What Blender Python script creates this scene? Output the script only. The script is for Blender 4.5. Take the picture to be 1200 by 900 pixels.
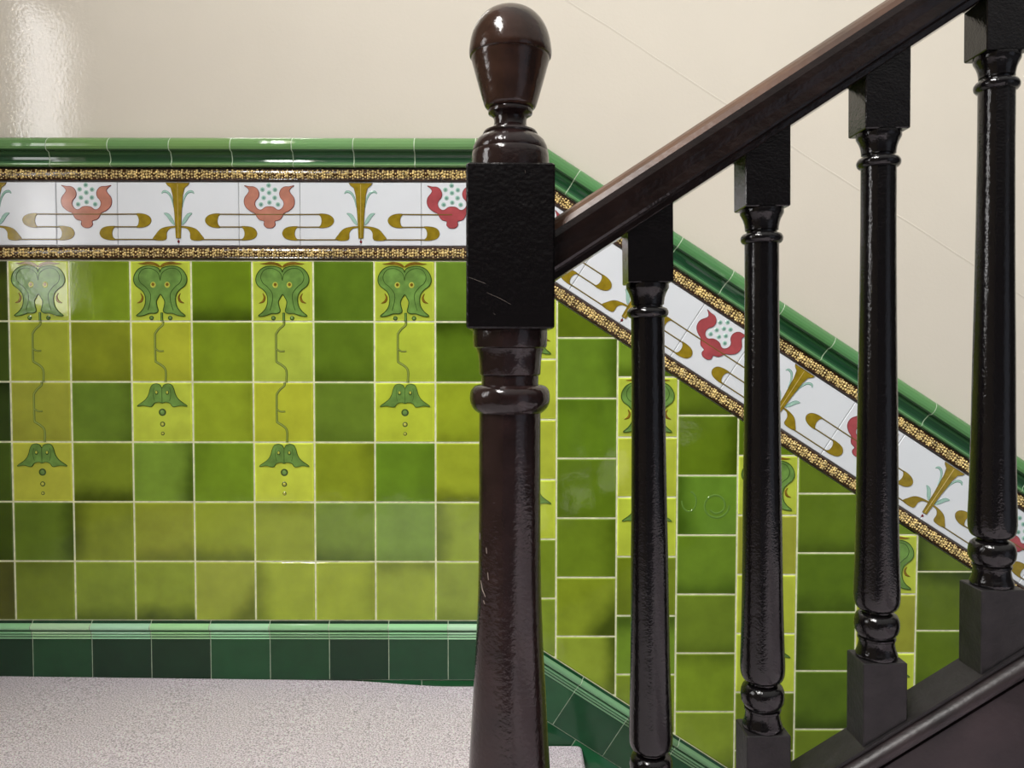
import bpy, bmesh, math, random
from mathutils import Vector, Matrix
from mathutils.geometry import tessellate_polygon
for o in list(bpy.data.objects): bpy.data.objects.remove(o)
C = bpy.context.scene.collection
H0 = 0.845                      # camera height above the landing carpet
YW = 2.004                      # distance of the glazed tile faces
# ------------------------------------------------------------------ camera
cam = bpy.data.cameras.new('camera'); camo = bpy.data.objects.new('camera', cam); C.objects.link(camo)
cam.sensor_width = 36; cam.lens = 930/1200*36; cam.clip_start = .01
camo.matrix_world = Matrix.Translation((0, 0, H0)) @ Matrix.Rotation(math.pi/2-.0403, 4, 'X') @ Matrix.Rotation(.0016, 4, 'Z')
bpy.context.scene.camera = camo
# ------------------------------------------------------------------ view + light
vs = bpy.context.scene.view_settings
vs.view_transform = 'Standard'; vs.look = 'None'; vs.gamma = 1; vs.use_curve_mapping = False; vs.exposure = 0.08
w = bpy.data.worlds.new('stairwell_air'); bpy.context.scene.world = w; w.use_nodes = True
nt = w.node_tree; nt.nodes.clear()
def N(nt, t, **k):
    n = nt.nodes.new(t)
    for a, b in k.items(): setattr(n, a, b)
    return n
tc = N(nt, 'ShaderNodeTexCoord'); sp = N(nt, 'ShaderNodeSeparateXYZ'); nt.links.new(tc.outputs['Generated'], sp.inputs[0])
mr = N(nt, 'ShaderNodeMapRange'); mr.inputs[1].default_value = -1; mr.inputs[2].default_value = 1; nt.links.new(sp.outputs[2], mr.inputs[0])
cr = N(nt, 'ShaderNodeValToRGB'); nt.links.new(mr.outputs[0], cr.inputs[0])
el = cr.color_ramp.elements
el[0].position = 0.0; el[0].color = (.40, .38, .38, 1)
el[1].position = 1.0; el[1].color = (1.5, 1.47, 1.4, 1)
for p, c in ((.30, (.26, .26, .27)), (.40, (.20, .20, .22)), (.49, (.07, .068, .068)), (.60, (.09, .087, .085)), (.74, (.85, .83, .80))):
    e = el.new(p); e.color = (*c, 1)
# added bluish patch behind on the right, to reflect in the newel
dp = N(nt, 'ShaderNodeVectorMath', operation='DOT_PRODUCT'); nt.links.new(tc.outputs['Generated'], dp.inputs[0]); dp.inputs[1].default_value = (.66, -.75, -.05)
mr2 = N(nt, 'ShaderNodeMapRange', interpolation_type='SMOOTHSTEP'); mr2.inputs[1].default_value = .93; mr2.inputs[2].default_value = .985; nt.links.new(dp.outputs['Value'], mr2.inputs[0])
mx = N(nt, 'ShaderNodeMix', data_type='RGBA', blend_type='ADD'); nt.links.new(mr2.outputs[0], mx.inputs[0]); nt.links.new(cr.outputs[0], mx.inputs[6]); mx.inputs[7].default_value = (.55, .60, .72, 1)
bg = N(nt, 'ShaderNodeBackground'); nt.links.new(mx.outputs[2], bg.inputs[0]); bg.inputs[1].default_value = .5
wo = N(nt, 'ShaderNodeOutputWorld'); nt.links.new(bg.outputs[0], wo.inputs[0])
def side_light(name, loc, sy, sz, rad, col):
    # area light behind an opening of the left wall; radiance 'rad'
    l = bpy.data.lights.new(name, 'AREA'); l.shape = 'RECTANGLE'; l.size = sz; l.size_y = sy
    l.energy = rad*math.pi*sy*sz; l.color = col
    o = bpy.data.objects.new(name, l); C.objects.link(o); o.location = loc; o.rotation_euler = (0, -math.pi/2, 0)
    return o
side_light('window_daylight', (-2.13, .49, H0+.86), .58, 1.45, 7.0, (1, .985, .98))
side_light('added_high_light', (-2.13, -1.65, H0+4.35), 2.7, 2.3, 50.0, (1, .975, .95))  # added main light, unseen; its high window is made up

# ------------------------------------------------------------------ materials
def lin(c): return tuple(((v/255)/12.92 if v/255 <= .04045 else ((v/255+.055)/1.055)**2.4) for v in c)
def pmat(name, col, rough=.4, spec=.5, bump=None, var=None, coat=0, attr=None, metal=0, two=None):
    """bump = list of (kind, scale, distance, detail); var = (scale, amount)"""
    m = bpy.data.materials.new(name); m.use_nodes = True; nt = m.node_tree; b = nt.nodes['Principled BSDF']
    b.inputs['Roughness'].default_value = rough; b.inputs['Specular IOR Level'].default_value = spec
    b.inputs['Coat Weight'].default_value = coat; b.inputs['Coat Roughness'].default_value = .06; b.inputs['Metallic'].default_value = metal
    col = (*col, 1)
    b.inputs['Base Color'].default_value = col
    tc = N(nt, 'ShaderNodeTexCoord')
    src = None
    if attr:
        a = N(nt, 'ShaderNodeAttribute', attribute_name=attr); src = a.outputs['Color']
    if var:
        no = N(nt, 'ShaderNodeTexNoise'); no.inputs['Scale'].default_value = var[0]; no.inputs['Detail'].default_value = var[2] if len(var) > 2 else 3
        nt.links.new(tc.outputs['Object'], no.inputs['Vector'])
        r = N(nt, 'ShaderNodeMapRange'); r.inputs[1].default_value = .3; r.inputs[2].default_value = .7
        r.inputs[3].default_value = 1-var[1]; r.inputs[4].default_value = 1+var[1]; nt.links.new(no.outputs[0], r.inputs[0])
        mm = N(nt, 'ShaderNodeVectorMath', operation='SCALE'); nt.links.new(r.outputs[0], mm.inputs[3])
        if src: nt.links.new(src, mm.inputs[0])
        else: mm.inputs[0].default_value = col[:3]
        src = mm.outputs[0]
    if src: nt.links.new(src, b.inputs['Base Color'])
    prev = None
    for kind, scale, dist, det in (bump or []):
        if kind == 'noise':
            t = N(nt, 'ShaderNodeTexNoise'); t.inputs['Detail'].default_value = det; o = t.outputs[0]
        else:
            t = N(nt, 'ShaderNodeTexVoronoi'); t.feature = 'SMOOTH_F1'; o = t.outputs[0]
        t.inputs['Scale'].default_value = scale; nt.links.new(tc.outputs['Object'], t.inputs['Vector'])
        bp = N(nt, 'ShaderNodeBump'); bp.inputs['Distance'].default_value = dist; nt.links.new(o, bp.inputs['Height'])
        if prev: nt.links.new(prev, bp.inputs['Normal'])
        prev = bp.outputs[0]
    if prev:
        nt.links.new(prev, b.inputs['Normal']); nt.links.new(prev, b.inputs['Coat Normal'])
    return m
def tile_mat(name, pale=.55):
    """glazed tile: per tile colour, glaze pooled darker along one side and mottled"""
    m = pmat(name, (.2, .3, .05), rough=.06, spec=.5, bump=[('noise', 11, .0018, 1), ('noise', 120, .00012, 2)])
    nt = m.node_tree; b = nt.nodes['Principled BSDF']
    g = N(nt, 'ShaderNodeAttribute', attribute_name='glaze'); p = N(nt, 'ShaderNodeAttribute', attribute_name='pool')
    uv = N(nt, 'ShaderNodeUVMap', uv_map='UVMap')
    su = N(nt, 'ShaderNodeVectorMath', operation='SUBTRACT'); nt.links.new(uv.outputs[0], su.inputs[0]); su.inputs[1].default_value = (.5, .5, 0)
    sq = N(nt, 'ShaderNodeVectorMath', operation='SUBTRACT'); nt.links.new(p.outputs['Vector'], sq.inputs[0]); sq.inputs[1].default_value = (.5, .5, .5)
    se = N(nt, 'ShaderNodeVectorMath', operation='MULTIPLY'); nt.links.new(sq.outputs[0], se.inputs[0]); se.inputs[1].default_value = (2, 2, 0)
    dt = N(nt, 'ShaderNodeVectorMath', operation='DOT_PRODUCT'); nt.links.new(su.outputs[0], dt.inputs[0]); nt.links.new(se.outputs[0], dt.inputs[1])
    tc = [n for n in nt.nodes if n.type == 'TEX_COORD'][0]
    no = N(nt, 'ShaderNodeTexNoise'); no.inputs['Scale'].default_value = 9; no.inputs['Detail'].default_value = 3; nt.links.new(tc.outputs['Object'], no.inputs['Vector'])
    ad = N(nt, 'ShaderNodeMath', operation='MULTIPLY_ADD'); nt.links.new(no.outputs[0], ad.inputs[0]); ad.inputs[1].default_value = .5; nt.links.new(dt.outputs['Value'], ad.inputs[2])
    r = N(nt, 'ShaderNodeMapRange', interpolation_type='SMOOTHSTEP'); r.inputs[1].default_value = .38; r.inputs[2].default_value = .82; nt.links.new(ad.outputs[0], r.inputs[0])
    sx = N(nt, 'ShaderNodeSeparateXYZ'); nt.links.new(p.outputs['Vector'], sx.inputs[0])
    am = N(nt, 'ShaderNodeMath', operation='MULTIPLY'); nt.links.new(r.outputs[0], am.inputs[0]); nt.links.new(sx.outputs[2], am.inputs[1])
    # mottling
    n2 = N(nt, 'ShaderNodeTexNoise'); n2.inputs['Scale'].default_value = 16; n2.inputs['Detail'].default_value = 4; nt.links.new(tc.outputs['Object'], n2.inputs['Vector'])
    r2 = N(nt, 'ShaderNodeMapRange'); r2.inputs[1].default_value = .3; r2.inputs[2].default_value = .7; r2.inputs[3].default_value = .88; r2.inputs[4].default_value = 1.12; nt.links.new(n2.outputs[0], r2.inputs[0])
    # thin glaze at the raised rim shows paler
    sxy = N(nt, 'ShaderNodeVectorMath', operation='ABSOLUTE'); nt.links.new(su.outputs[0], sxy.inputs[0])
    s2 = N(nt, 'ShaderNodeSeparateXYZ'); nt.links.new(sxy.outputs[0], s2.inputs[0])
    mxx = N(nt, 'ShaderNodeMath', operation='MAXIMUM'); nt.links.new(s2.outputs[0], mxx.inputs[0]); nt.links.new(s2.outputs[1], mxx.inputs[1])
    r3 = N(nt, 'ShaderNodeMapRange', interpolation_type='SMOOTHSTEP'); r3.inputs[1].default_value = .45; r3.inputs[2].default_value = .495; r3.inputs[3].default_value = 0; r3.inputs[4].default_value = pale; nt.links.new(mxx.outputs[0], r3.inputs[0])
    sc = N(nt, 'ShaderNodeVectorMath', operation='SCALE'); nt.links.new(g.outputs['Color'], sc.inputs[0]); nt.links.new(r2.outputs[0], sc.inputs[3])
    a1 = N(nt, 'ShaderNodeMix', data_type='RGBA', blend_type='MULTIPLY'); nt.links.new(am.outputs[0], a1.inputs[0]); nt.links.new(sc.outputs[0], a1.inputs[6]); a1.inputs[7].default_value = (.25, .28, .14, 1)
    a2 = N(nt, 'ShaderNodeVectorMath', operation='MULTIPLY_ADD')
    s3 = N(nt, 'ShaderNodeVectorMath', operation='SCALE'); nt.links.new(a1.outputs[2], s3.inputs[0])
    pl = N(nt, 'ShaderNodeMath', operation='ADD'); nt.links.new(r3.outputs[0], pl.inputs[0]); pl.inputs[1].default_value = 1.0; nt.links.new(pl.outputs[0], s3.inputs[3])
    nt.links.new(s3.outputs[0], b.inputs['Base Color'])
    return m
M = {}
M['plaster'] = pmat('cream_gloss_paint', lin((224, 217, 202)), .045, .5, [('noise', 6, .0006, 2), ('noise', 150, .00022, 2)], var=(2.2, .03))
M['ledge'] = pmat('cream_paint_edge', lin((205, 192, 172)), .3)
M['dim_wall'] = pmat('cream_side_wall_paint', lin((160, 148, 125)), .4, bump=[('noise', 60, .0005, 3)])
M['tile'] = tile_mat('green_glazed_tile')
M['dark_tile'] = tile_mat('dark_green_glazed_tile', .25)
M['white_tile'] = pmat('white_glazed_tile', lin((234, 239, 243)), .14, .5, [('noise', 12, .0008, 1)], var=(7, .02))
M['grout'] = pmat('pale_grout', lin((232, 234, 196)), .8, .2, var=(60, .15))
M['green_grout'] = pmat('pale_green_grout', lin((205, 222, 195)), .8, .2, var=(60, .15))
M['thin_grout'] = pmat('grey_hairline_grout', lin((120, 115, 110)), .8, .2)
M['cap'] = pmat('mid_green_glaze', lin((84, 128, 76)), .07, .5, [('noise', 18, .001, 1)], attr='glaze')
M['gilt'] = pmat('gilt_glaze', lin((226, 200, 132)), .1, .7, var=(110, .6))
M['brown'] = pmat('dark_brown_glaze', lin((62, 36, 16)), .12, .5, var=(60, .3))
M['gold'] = pmat('olive_gold_glaze', lin((152, 130, 32)), .12, .5, var=(60, .22))
M['gold_line'] = pmat('olive_brown_line_glaze', lin((122, 104, 44)), .15)
M['pale_gold'] = pmat('pale_gold_glaze', lin((212, 190, 120)), .15)
M['red'] = pmat('rose_red_glaze', lin((176, 82, 86)), .1, .5, var=(30, .18))
M['salmon'] = pmat('salmon_pink_glaze', lin((194, 132, 112)), .1, .5, var=(30, .15))
M['red_line'] = pmat('dark_red_line_glaze', lin((120, 38, 46)), .15)
M['teal'] = pmat('pale_teal_glaze', lin((168, 206, 190)), .1, .5, var=(60, .08))
M['teal_line'] = pmat('grey_teal_line_glaze', lin((112, 158, 146)), .15)
M['leaf'] = pmat('leaf_green_glaze', lin((114, 154, 74)), .14, .5, [('noise', 60, .0003, 1)], var=(38, .25))
M['leaf_line'] = pmat('dark_leaf_line_glaze', lin((66, 94, 40)), .1)
M['scratch'] = pmat('pale_scratch', lin((150, 140, 130)), .5)
M['ghost'] = pmat('soft_green_glaze', lin((104, 142, 58)), .08)
M['stem'] = pmat('pale_stem_glaze', lin((158, 176, 84)), .08)
M['stem_line'] = pmat('olive_stem_line_glaze', lin((112, 128, 50)), .1)
M['umber'] = pmat('umber_glaze', lin((134, 104, 32)), .1, .5, var=(60, .2))
M['yellow'] = pmat('yellow_glaze', lin((205, 205, 84)), .08)
M['carpet'] = pmat('oatmeal_loop_carpet', lin((244, 233, 242)), .95, .15, [('noise', 380, .0040, 2), ('noise', 150, .003, 2)], var=(300, .5, 2))
M['newel'] = pmat('dark_brown_varnished_wood', lin((36, 24, 23)), .13, .55, [('noise', 180, .0005, 3), ('noise', 22, .0004, 2)], var=(26, .4))
M['ball'] = pmat('red_brown_varnished_wood', lin((50, 33, 26)), .13, .5, [('noise', 130, .0004, 3)], var=(30, .45))
M['black'] = pmat('black_gloss_paint', lin((13, 11, 12)), .1, .5, [('noise', 380, .00034, 2), ('noise', 60, .0004, 2)])
M['crackle'] = pmat('crackled_black_paint', lin((11, 8, 9)), .25, .4, [('voronoi', 230, .0004, 0), ('noise', 60, .0008, 3)])
M['worn'] = pmat('worn_black_paint', lin((31, 29, 30)), .42, .3, [('noise', 140, .0008, 3)], var=(35, .35))
M['rail'] = pmat('dark_rail_varnish', lin((26, 17, 15)), .16, .5, [('noise', 120, .0005, 3), ('noise', 20, .001, 2)], var=(20, .35))
M['rail_top'] = pmat('lit_top_brown_varnish', lin((82, 52, 32)), .38, .5, [('noise', 120, .0004, 3)], var=(9, .5))  # light falling on the rail top put into a browner colour
M['string'] = pmat('dark_string_paint', lin((33, 25, 26)), .42, .45, [('noise', 130, .0006, 3), ('noise', 14, .001, 2)], var=(22, .5, 5))
M['wood_white'] = pmat('white_window_paint', lin((225, 222, 215)), .3)
M['oak'] = pmat('dark_stair_wood', lin((50, 34, 28)), .35, var=(20, .3))

# ------------------------------------------------------------------ mesh helpers
class MB:
    def __init__(s): s.v = []; s.f = []; s.m = []; s.g = []; s.p = []; s.uv = []
    def add(s, vs, fs, mi=0, g=(1, 1, 1), p=(.5, .5, 0), uvs=None):
        b = len(s.v); s.v += [tuple(x) for x in vs]
        for k, f in enumerate(fs):
            s.f.append([b+i for i in f]); s.m.append(mi); s.g.append(g); s.p.append(p)
            s.uv.append([uvs[i] for i in f] if uvs else [(.5, .5)]*len(f))
    def build(s, name, mats, parent=None, smooth=False, auto=None):
        me = bpy.data.meshes.new(name); me.from_pydata(s.v, [], s.f)
        for m in (mats if isinstance(mats, (list, tuple)) else [mats]): me.materials.append(m)
        ga = me.attributes.new('glaze', 'FLOAT_COLOR', 'CORNER'); pa = me.attributes.new('pool', 'FLOAT_COLOR', 'CORNER'); ul = me.uv_layers.new(name='UVMap')
        gd, pd, ud = [], [], []
        for p in me.polygons:
            p.material_index = s.m[p.index]; p.use_smooth = bool(smooth)
            for j in range(p.loop_total):
                gd += [*s.g[p.index], 1]; pd += [*s.p[p.index], 1]; ud += [*s.uv[p.index][j]]
        ga.data.foreach_set('color', gd); pa.data.foreach_set('color', pd); ul.data.foreach_set('uv', ud)
        if auto is not None:
            me.set_sharp_from_angle(angle=math.radians(auto))
        me.update()
        o = bpy.data.objects.new(name, me); C.objects.link(o)
        if parent: o.parent = parent
        return o
def tag(o, label=None, cat=None, group=None, kind=None):
    if label: o['label'] = label
    if cat: o['category'] = cat
    if group: o['group'] = group
    if kind: o['kind'] = kind
    return o
def box(mb, x0, x1, y0, y1, z0, z1, mi=0):
    v = [(x0, y0, z0), (x1, y0, z0), (x1, y1, z0), (x0, y1, z0), (x0, y0, z1), (x1, y0, z1), (x1, y1, z1), (x0, y1, z1)]
    mb.add(v, [(0, 3, 2, 1), (4, 5, 6, 7), (0, 1, 5, 4), (1, 2, 6, 5), (2, 3, 7, 6), (3, 0, 4, 7)], mi)
def W(p, d): return (p[0], YW-d, p[1]+H0)          # wall point (x, z relative to the eye) standing d proud of the tile faces
TH = math.radians(32.8); E_ = (math.cos(TH), -math.sin(TH)); M_ = (math.sin(TH), math.cos(TH)); TM = math.tan(TH/2)
KU = (-.0403, .2283); KL = (-.0403, -.688)          # where dado and skirting turn down the flight
def area(poly): return .5*sum(poly[i][0]*poly[(i+1) % len(poly)][1]-poly[(i+1) % len(poly)][0]*poly[i][1] for i in range(len(poly)))
def clip(poly, a, n):      # keep the side where (p-a).n <= 0
    out = []
    for i in range(len(poly)):
        p, q = poly[i], poly[(i+1) % len(poly)]
        dp = (p[0]-a[0])*n[0]+(p[1]-a[1])*n[1]; dq = (q[0]-a[0])*n[0]+(q[1]-a[1])*n[1]
        if dp <= 0: out.append(p)
        if (dp < 0 < dq) or (dq < 0 < dp):
            t = dp/(dp-dq); out.append((p[0]+t*(q[0]-p[0]), p[1]+t*(q[1]-p[1])))
    return out
def inset(poly, d):        # inward offset of a convex counter-clockwise polygon
    n = len(poly); out = []
    L = []
    for i in range(n):
        p, q = poly[i], poly[(i+1) % n]; dx, dy = q[0]-p[0], q[1]-p[1]; l = math.hypot(dx, dy)
        if l < 1e-6: continue
        nx, ny = -dy/l, dx/l; L.append((p[0]+nx*d, p[1]+ny*d, dx/l, dy/l))
    n = len(L)
    for i in range(n):
        a, b = L[i-1], L[i]; cr = a[2]*b[3]-a[3]*b[2]
        if abs(cr) < 1e-4: out.append((b[0], b[1])); continue
        t = ((b[0]-a[0])*b[3]-(b[1]-a[1])*b[2])/cr; out.append((a[0]+a[2]*t, a[1]+a[3]*t))
    return out
def clean(poly):
    out = []
    for p in poly:
        if not out or math.hypot(p[0]-out[-1][0], p[1]-out[-1][1]) > 4e-4: out.append(p)
    if len(out) > 1 and math.hypot(out[0][0]-out[-1][0], out[0][1]-out[-1][1]) < 4e-4: out.pop()
    return out
def tile(mb, poly, cell, g, p=(.5, .5, 0), mi=0, gap=.0023, d0=0., th=.006):
    if area(poly) < 0: poly = poly[::-1]
    poly = clean(poly)
    if len(poly) < 3 or abs(area(poly)) < 1.5e-4: return
    o = inset(poly, gap); i1 = inset(poly, gap+.0016)
    if len(o) != len(i1) or area(i1) <= 0 or area(o) <= 0: return
    n = len(o); x0, z0, sx, sz = cell
    uv = lambda q: ((q[0]-x0)/sx, (q[1]-z0)/sz)
    vs = [W(q, d0) for q in i1]+[W(q, d0-.0013) for q in o]+[W(q, d0-th) for q in o]
    uvs = [uv(q) for q in i1]+[uv(q) for q in o]+[uv(q) for q in o]
    fs = [tuple(range(n))]+[(n+k, n+(k+1) % n, (k+1) % n, k) for k in range(n)]+[(2*n+k, 2*n+(k+1) % n, n+(k+1) % n, n+k) for k in range(n)]
    mb.add(vs, fs, mi, g, p, uvs)
def smooth_loop(pts, closed=True, sub=4):
    n = len(pts); out = []
    rng = range(n) if closed else range(n-1)
    for i in rng:
        g = (lambda k: pts[k % n]) if closed else (lambda k: pts[min(max(k, 0), n-1)])
        p0, p1, p2, p3 = g(i-1), g(i), g(i+1), g(i+2)
        for k in range(sub):
            t = k/sub
            out.append(tuple(.5*(2*p1[a]+(p2[a]-p0[a])*t+(2*p0[a]-5*p1[a]+4*p2[a]-p3[a])*t*t+(3*p1[a]-p0[a]-3*p2[a]+p3[a])*t**3) for a in range(len(p1))))
    if not closed: out.append(tuple(pts[-1]))
    return out
class Motif:
    """flat-glazed relief on a tile; F maps motif units (u right, v down) to wall points"""
    def __init__(s, mb, F, clipper=None): s.mb = mb; s.F = F
    def fill(s, pts, mi, d=.0012, sm=True, base=-.0003):
        q = smooth_loop(pts) if sm else pts
        P = [s.F(a, b) for a, b in q]; n = len(P)
        if area(P) < 0: P = P[::-1]
        tris = tessellate_polygon([[Vector((a, b, 0)) for a, b in P]])
        vs = [W(a, d) for a in P]+[W(a, base) for a in P]
        fs = []
        for t in tris:
            A = area([P[i] for i in t]); fs.append(tuple(t) if A > 0 else tuple(t[::-1]))
        fs += [(n+k, n+(k+1) % n, (k+1) % n, k) for k in range(n)]
        s.mb.add(vs, fs, mi)
    def ribbon(s, pts, mi, wd, d=.0012, sm=True, base=-.0003, closed=False):
        """pts (u, v) or (u, v, width)"""
        p = [(a[0], a[1], a[2] if len(a) > 2 else wd) for a in pts]
        if sm: p = smooth_loop(p, closed)
        n = len(p); vs = []
        for i in range(n):
            a = p[i-1] if (i > 0 or closed) else p[i]; b = p[(i+1) % n] if (i < n-1 or closed) else p[i]
            dx, dy = b[0]-a[0], b[1]-a[1]; l = math.hypot(dx, dy) or 1; nx, ny = -dy/l, dx/l; h = p[i][2]/2
            vs += [W(s.F(p[i][0]+nx*h, p[i][1]+ny*h), base), W(s.F(p[i][0]+nx*h*.45, p[i][1]+ny*h*.45), d), W(s.F(p[i][0]-nx*h*.45, p[i][1]-ny*h*.45), d), W(s.F(p[i][0]-nx*h, p[i][1]-ny*h), base)]
        fs = []
        for i in range(n if closed else n-1):
            a, b = 4*i, 4*((i+1) % n)
            for k in range(3): fs.append((a+k, a+k+1, b+k+1, b+k))
        if not closed: fs += [(0, 1, 2, 3), (4*n-1, 4*n-2, 4*n-3, 4*n-4)]
        s.mb.add(vs, fs, mi)
    def disc(s, u, v, ru, rv, mi, d=.0016, dome=0):
        k = 14; P = [s.F(u+ru*math.cos(2*math.pi*i/k), v-rv*math.sin(2*math.pi*i/k)) for i in range(k)]
        P2 = [s.F(u+.6*ru*math.cos(2*math.pi*i/k), v-.6*rv*math.sin(2*math.pi*i/k)) for i in range(k)]
        vs = [W(a, -.0003) for a in P]+[W(a, d) for a in P2]+[W(s.F(u, v), d+dome)]
        fs = [(i, (i+1) % k, k+(i+1) % k, k+i) for i in range(k)]+[(k+i, k+(i+1) % k, 2*k) for i in range(k)]
        s.mb.add(vs, fs, mi)
def mir(pts, c): return pts+[(2*c-a, b) for a, b in pts[::-1] if abs(a-c) > 1e-6]
def flip(pts, c): return [(2*c-a[0], *a[1:]) for a in pts]

# ------------------------------------------------------------------ the setting: walls
mb = MB(); box(mb, -2.2, 3.2, YW+.006, YW+.16, -2.2, 5.2); wall_back = mb.build('wall_back', M['plaster'])
tag(wall_back, 'cream gloss painted wall above the green tiles', 'wall', kind='structure')
# thin painted-over ridge running parallel to the dado down the flight
mb = MB()
def S(k, s, h): return (k[0]+E_[0]*s+M_[0]*h, k[1]+E_[1]*s+M_[1]*h)
def Lw(k, u, h): return (k[0]+u, k[1]+h)
random.seed(4)
pp = []
for i in range(40):
    s_ = -.35+i*.045; pp.append((s_, .638+random.uniform(-.0012, .0012)+.011*i/40))
vs = []
for s_, h in pp: vs += [W(S(KU, s_, h+.0018), -.006), W(S(KU, s_, h), -.0050), W(S(KU, s_, h-.004), -.006)]
mb.add(vs, [(3*i+k, 3*i+k+1, 3*i+k+4, 3*i+k+3) for i in range(39) for k in (0, 1)])
o = mb.build('paint_ridge', M['plaster'], wall_back)
# left wall with its window and an added high opening for the main light
def wall_with_holes(name, x0, x1, holes, ya, yb, za, zb):
    ys = sorted({ya, yb, *[h[0] for h in holes], *[h[1] for h in holes]}); zs = sorted({za, zb, *[h[2] for h in holes], *[h[3] for h in holes]})
    mb = MB()
    for i in range(len(ys)-1):
        for j in range(len(zs)-1):
            cy, cz = (ys[i]+ys[i+1])/2, (zs[j]+zs[j+1])/2
            if any(h[0] < cy < h[1] and h[2] < cz < h[3] for h in holes): continue
            box(mb, x0, x1, ys[i], ys[i+1], zs[j], zs[j+1])
    return mb.build(name, M['dim_wall'])
hz = [(.235, .745, H0+.18, H0+1.52), (-2.95, -.35, H0+3.25, H0+5.45)]
wl = wall_with_holes('wall_left', -2.11, -2.0, hz, -3.4, YW+.006, -2.2, 6.9)
tag(wl, 'cream painted side wall with a window and an added high opening', 'wall', kind='structure')
for i, (y0, y1, z0, z1) in enumerate(hz):
    mb = MB(); t = .022
    box(mb, -2.09, -2.05, y0, y0+t, z0, z1); box(mb, -2.09, -2.05, y1-t, y1, z0, z1); box(mb, -2.09, -2.05, y0+t, y1-t, z0, z0+t); box(mb, -2.09, -2.05, y0+t, y1-t, z1-t, z1)
    zm = z0+(z1-z0)*.42; box(mb, -2.09, -2.05, y0+t, y1-t, zm-.014, zm+.014)
    o = mb.build('window_%d' % (i+1), M['wood_white']); tag(o, ('low', 'added tall high')[i]+' white painted window frame in the side wall', 'window', kind='structure')

# ------------------------------------------------------------------ green tile field
PX, PZ = .1535, .1527; X0 = -1.2683; ZT = .2283
k_ = 1.12
def G(c, f=1.0):
    q = lin(c); y = .25*q[0]+.65*q[1]+.1*q[2]
    if c[1]-c[0] < 25: q = (q[0]*.88, q[1]*1.06, q[2])
    w_ = max(0, min(1, (q[1]-q[0])/q[1]*2))
    q = (q[0]*(1+.28*w_), q[1]*1.06, q[2]*(1-.45*w_))
    return tuple(min(.9, (v*.96+y*.04)*k_*f) for v in q)
land = {
 -1: [(60, 75, 20), (60, 80, 30), (45, 65, 30), (60, 90, 30), (60, 80, 25), (85, 85, 20)],  # dimmer light at the left end put into these glaze colours
 0: [(172, 176, 70), (158, 158, 48), (156, 148, 48), (184, 172, 55), (88, 112, 40), (108, 124, 32)],
 1: [(112, 136, 30), (126, 131, 25), (88, 124, 45), (115, 131, 36), (124, 134, 35), (120, 138, 42)],
 2: [(188, 192, 66), (182, 174, 42), (192, 197, 68), (108, 150, 62), (146, 150, 42), (136, 152, 46)],
 3: [(95, 132, 20), (120, 142, 25), (145, 161, 36), (104, 146, 36), (145, 156, 36), (156, 161, 56)],
 4: [(186, 191, 70), (178, 188, 74), (188, 182, 44), (203, 204, 68), (148, 158, 45), (156, 166, 50)],
 5: [(82, 120, 34), (84, 120, 34), (94, 130, 48), (136, 148, 26), (104, 140, 58), (156, 166, 50)],
 6: [(182, 187, 66), (178, 187, 60), (188, 194, 54), (92, 136, 32), (108, 150, 78), (148, 160, 58)],
 7: [(92, 132, 50), (80, 116, 26), (150, 161, 30), (158, 165, 36), (140, 156, 50), (128, 154, 60)]}
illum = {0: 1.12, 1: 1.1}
slope = {   # column: (top phase z, colour rows from the phase upwards piece then downwards, deco pattern)
 8: (.1342, (150, 165, 40), ['F', 'S', 'S', 'W', (110, 142, 42), (130, 152, 50), (128, 150, 50)], 'deco'),
 9: (.0358, (88, 106, 16), [(90, 130, 40), (86, 126, 30), (86, 122, 26), (98, 132, 36), (130, 144, 34), (142, 157, 50)], 0),
 10: (-.063, (102, 142, 46), ['F', 'S', 'W', (108, 134, 26), (100, 142, 44), (110, 140, 34)], 'deco'),
 11: (-.16, (86, 116, 26), [(86, 120, 24), (90, 136, 50), (92, 132, 36), (98, 130, 36), (118, 142, 32), (126, 146, 44)], 0),
 12: (-.2617, (90, 126, 26), ['F', 'Y', 'S', 'W', (104, 132, 30), (104, 130, 30)], 'deco'),
 13: (-.3584, (88, 118, 28), [(88, 112, 26), (76, 110, 22), (78, 112, 22), (76, 110, 24), (100, 130, 30)], 0),
 14: (-.4642, (96, 132, 30), ['F', 'Y', 'W', (100, 130, 30), (100, 130, 30)], 'deco'),
 15: (-.5585, (84, 112, 22), [(84, 112, 22), (84, 116, 22), (80, 110, 24), (90, 120, 30)], 0),
 16: (-.66, (90, 120, 26), ['F', 'S', 'W', (100, 130, 30)], 'deco'),
 17: (-.755, (90, 120, 26), [(90, 116, 26), (86, 116, 24), (90, 120, 30)], 0),
 18: (-.855, (90, 120, 26), ['F', 'S', 'W'], 'deco'),
 19: (-.95, (90, 120, 26), [(90, 116, 26), (86, 116, 24)], 0)}
DK = {'F': (184, 188, 64), 'S': (184, 184, 58), 'Y': (160, 150, 46), 'W': (190, 196, 64)}
random.seed(11)
field = MB(); L0, LL, LU, LY = 1, 2, 3, 4    # material slots
mats = [M['tile'], M['leaf'], M['leaf_line'], M['umber'], M['yellow'], M['grout'], M['stem'], M['stem_line'], M['ghost']]
def pool():
    a = random.choice([-1.57, -1.57, 3.14, 0, 1.57, random.uniform(-3, 3)])
    amt = random.choice([.3, .45, .6, .8, 1.0])
    return (.5+.5*math.cos(a), .5+.5*math.sin(a), amt)
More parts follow.
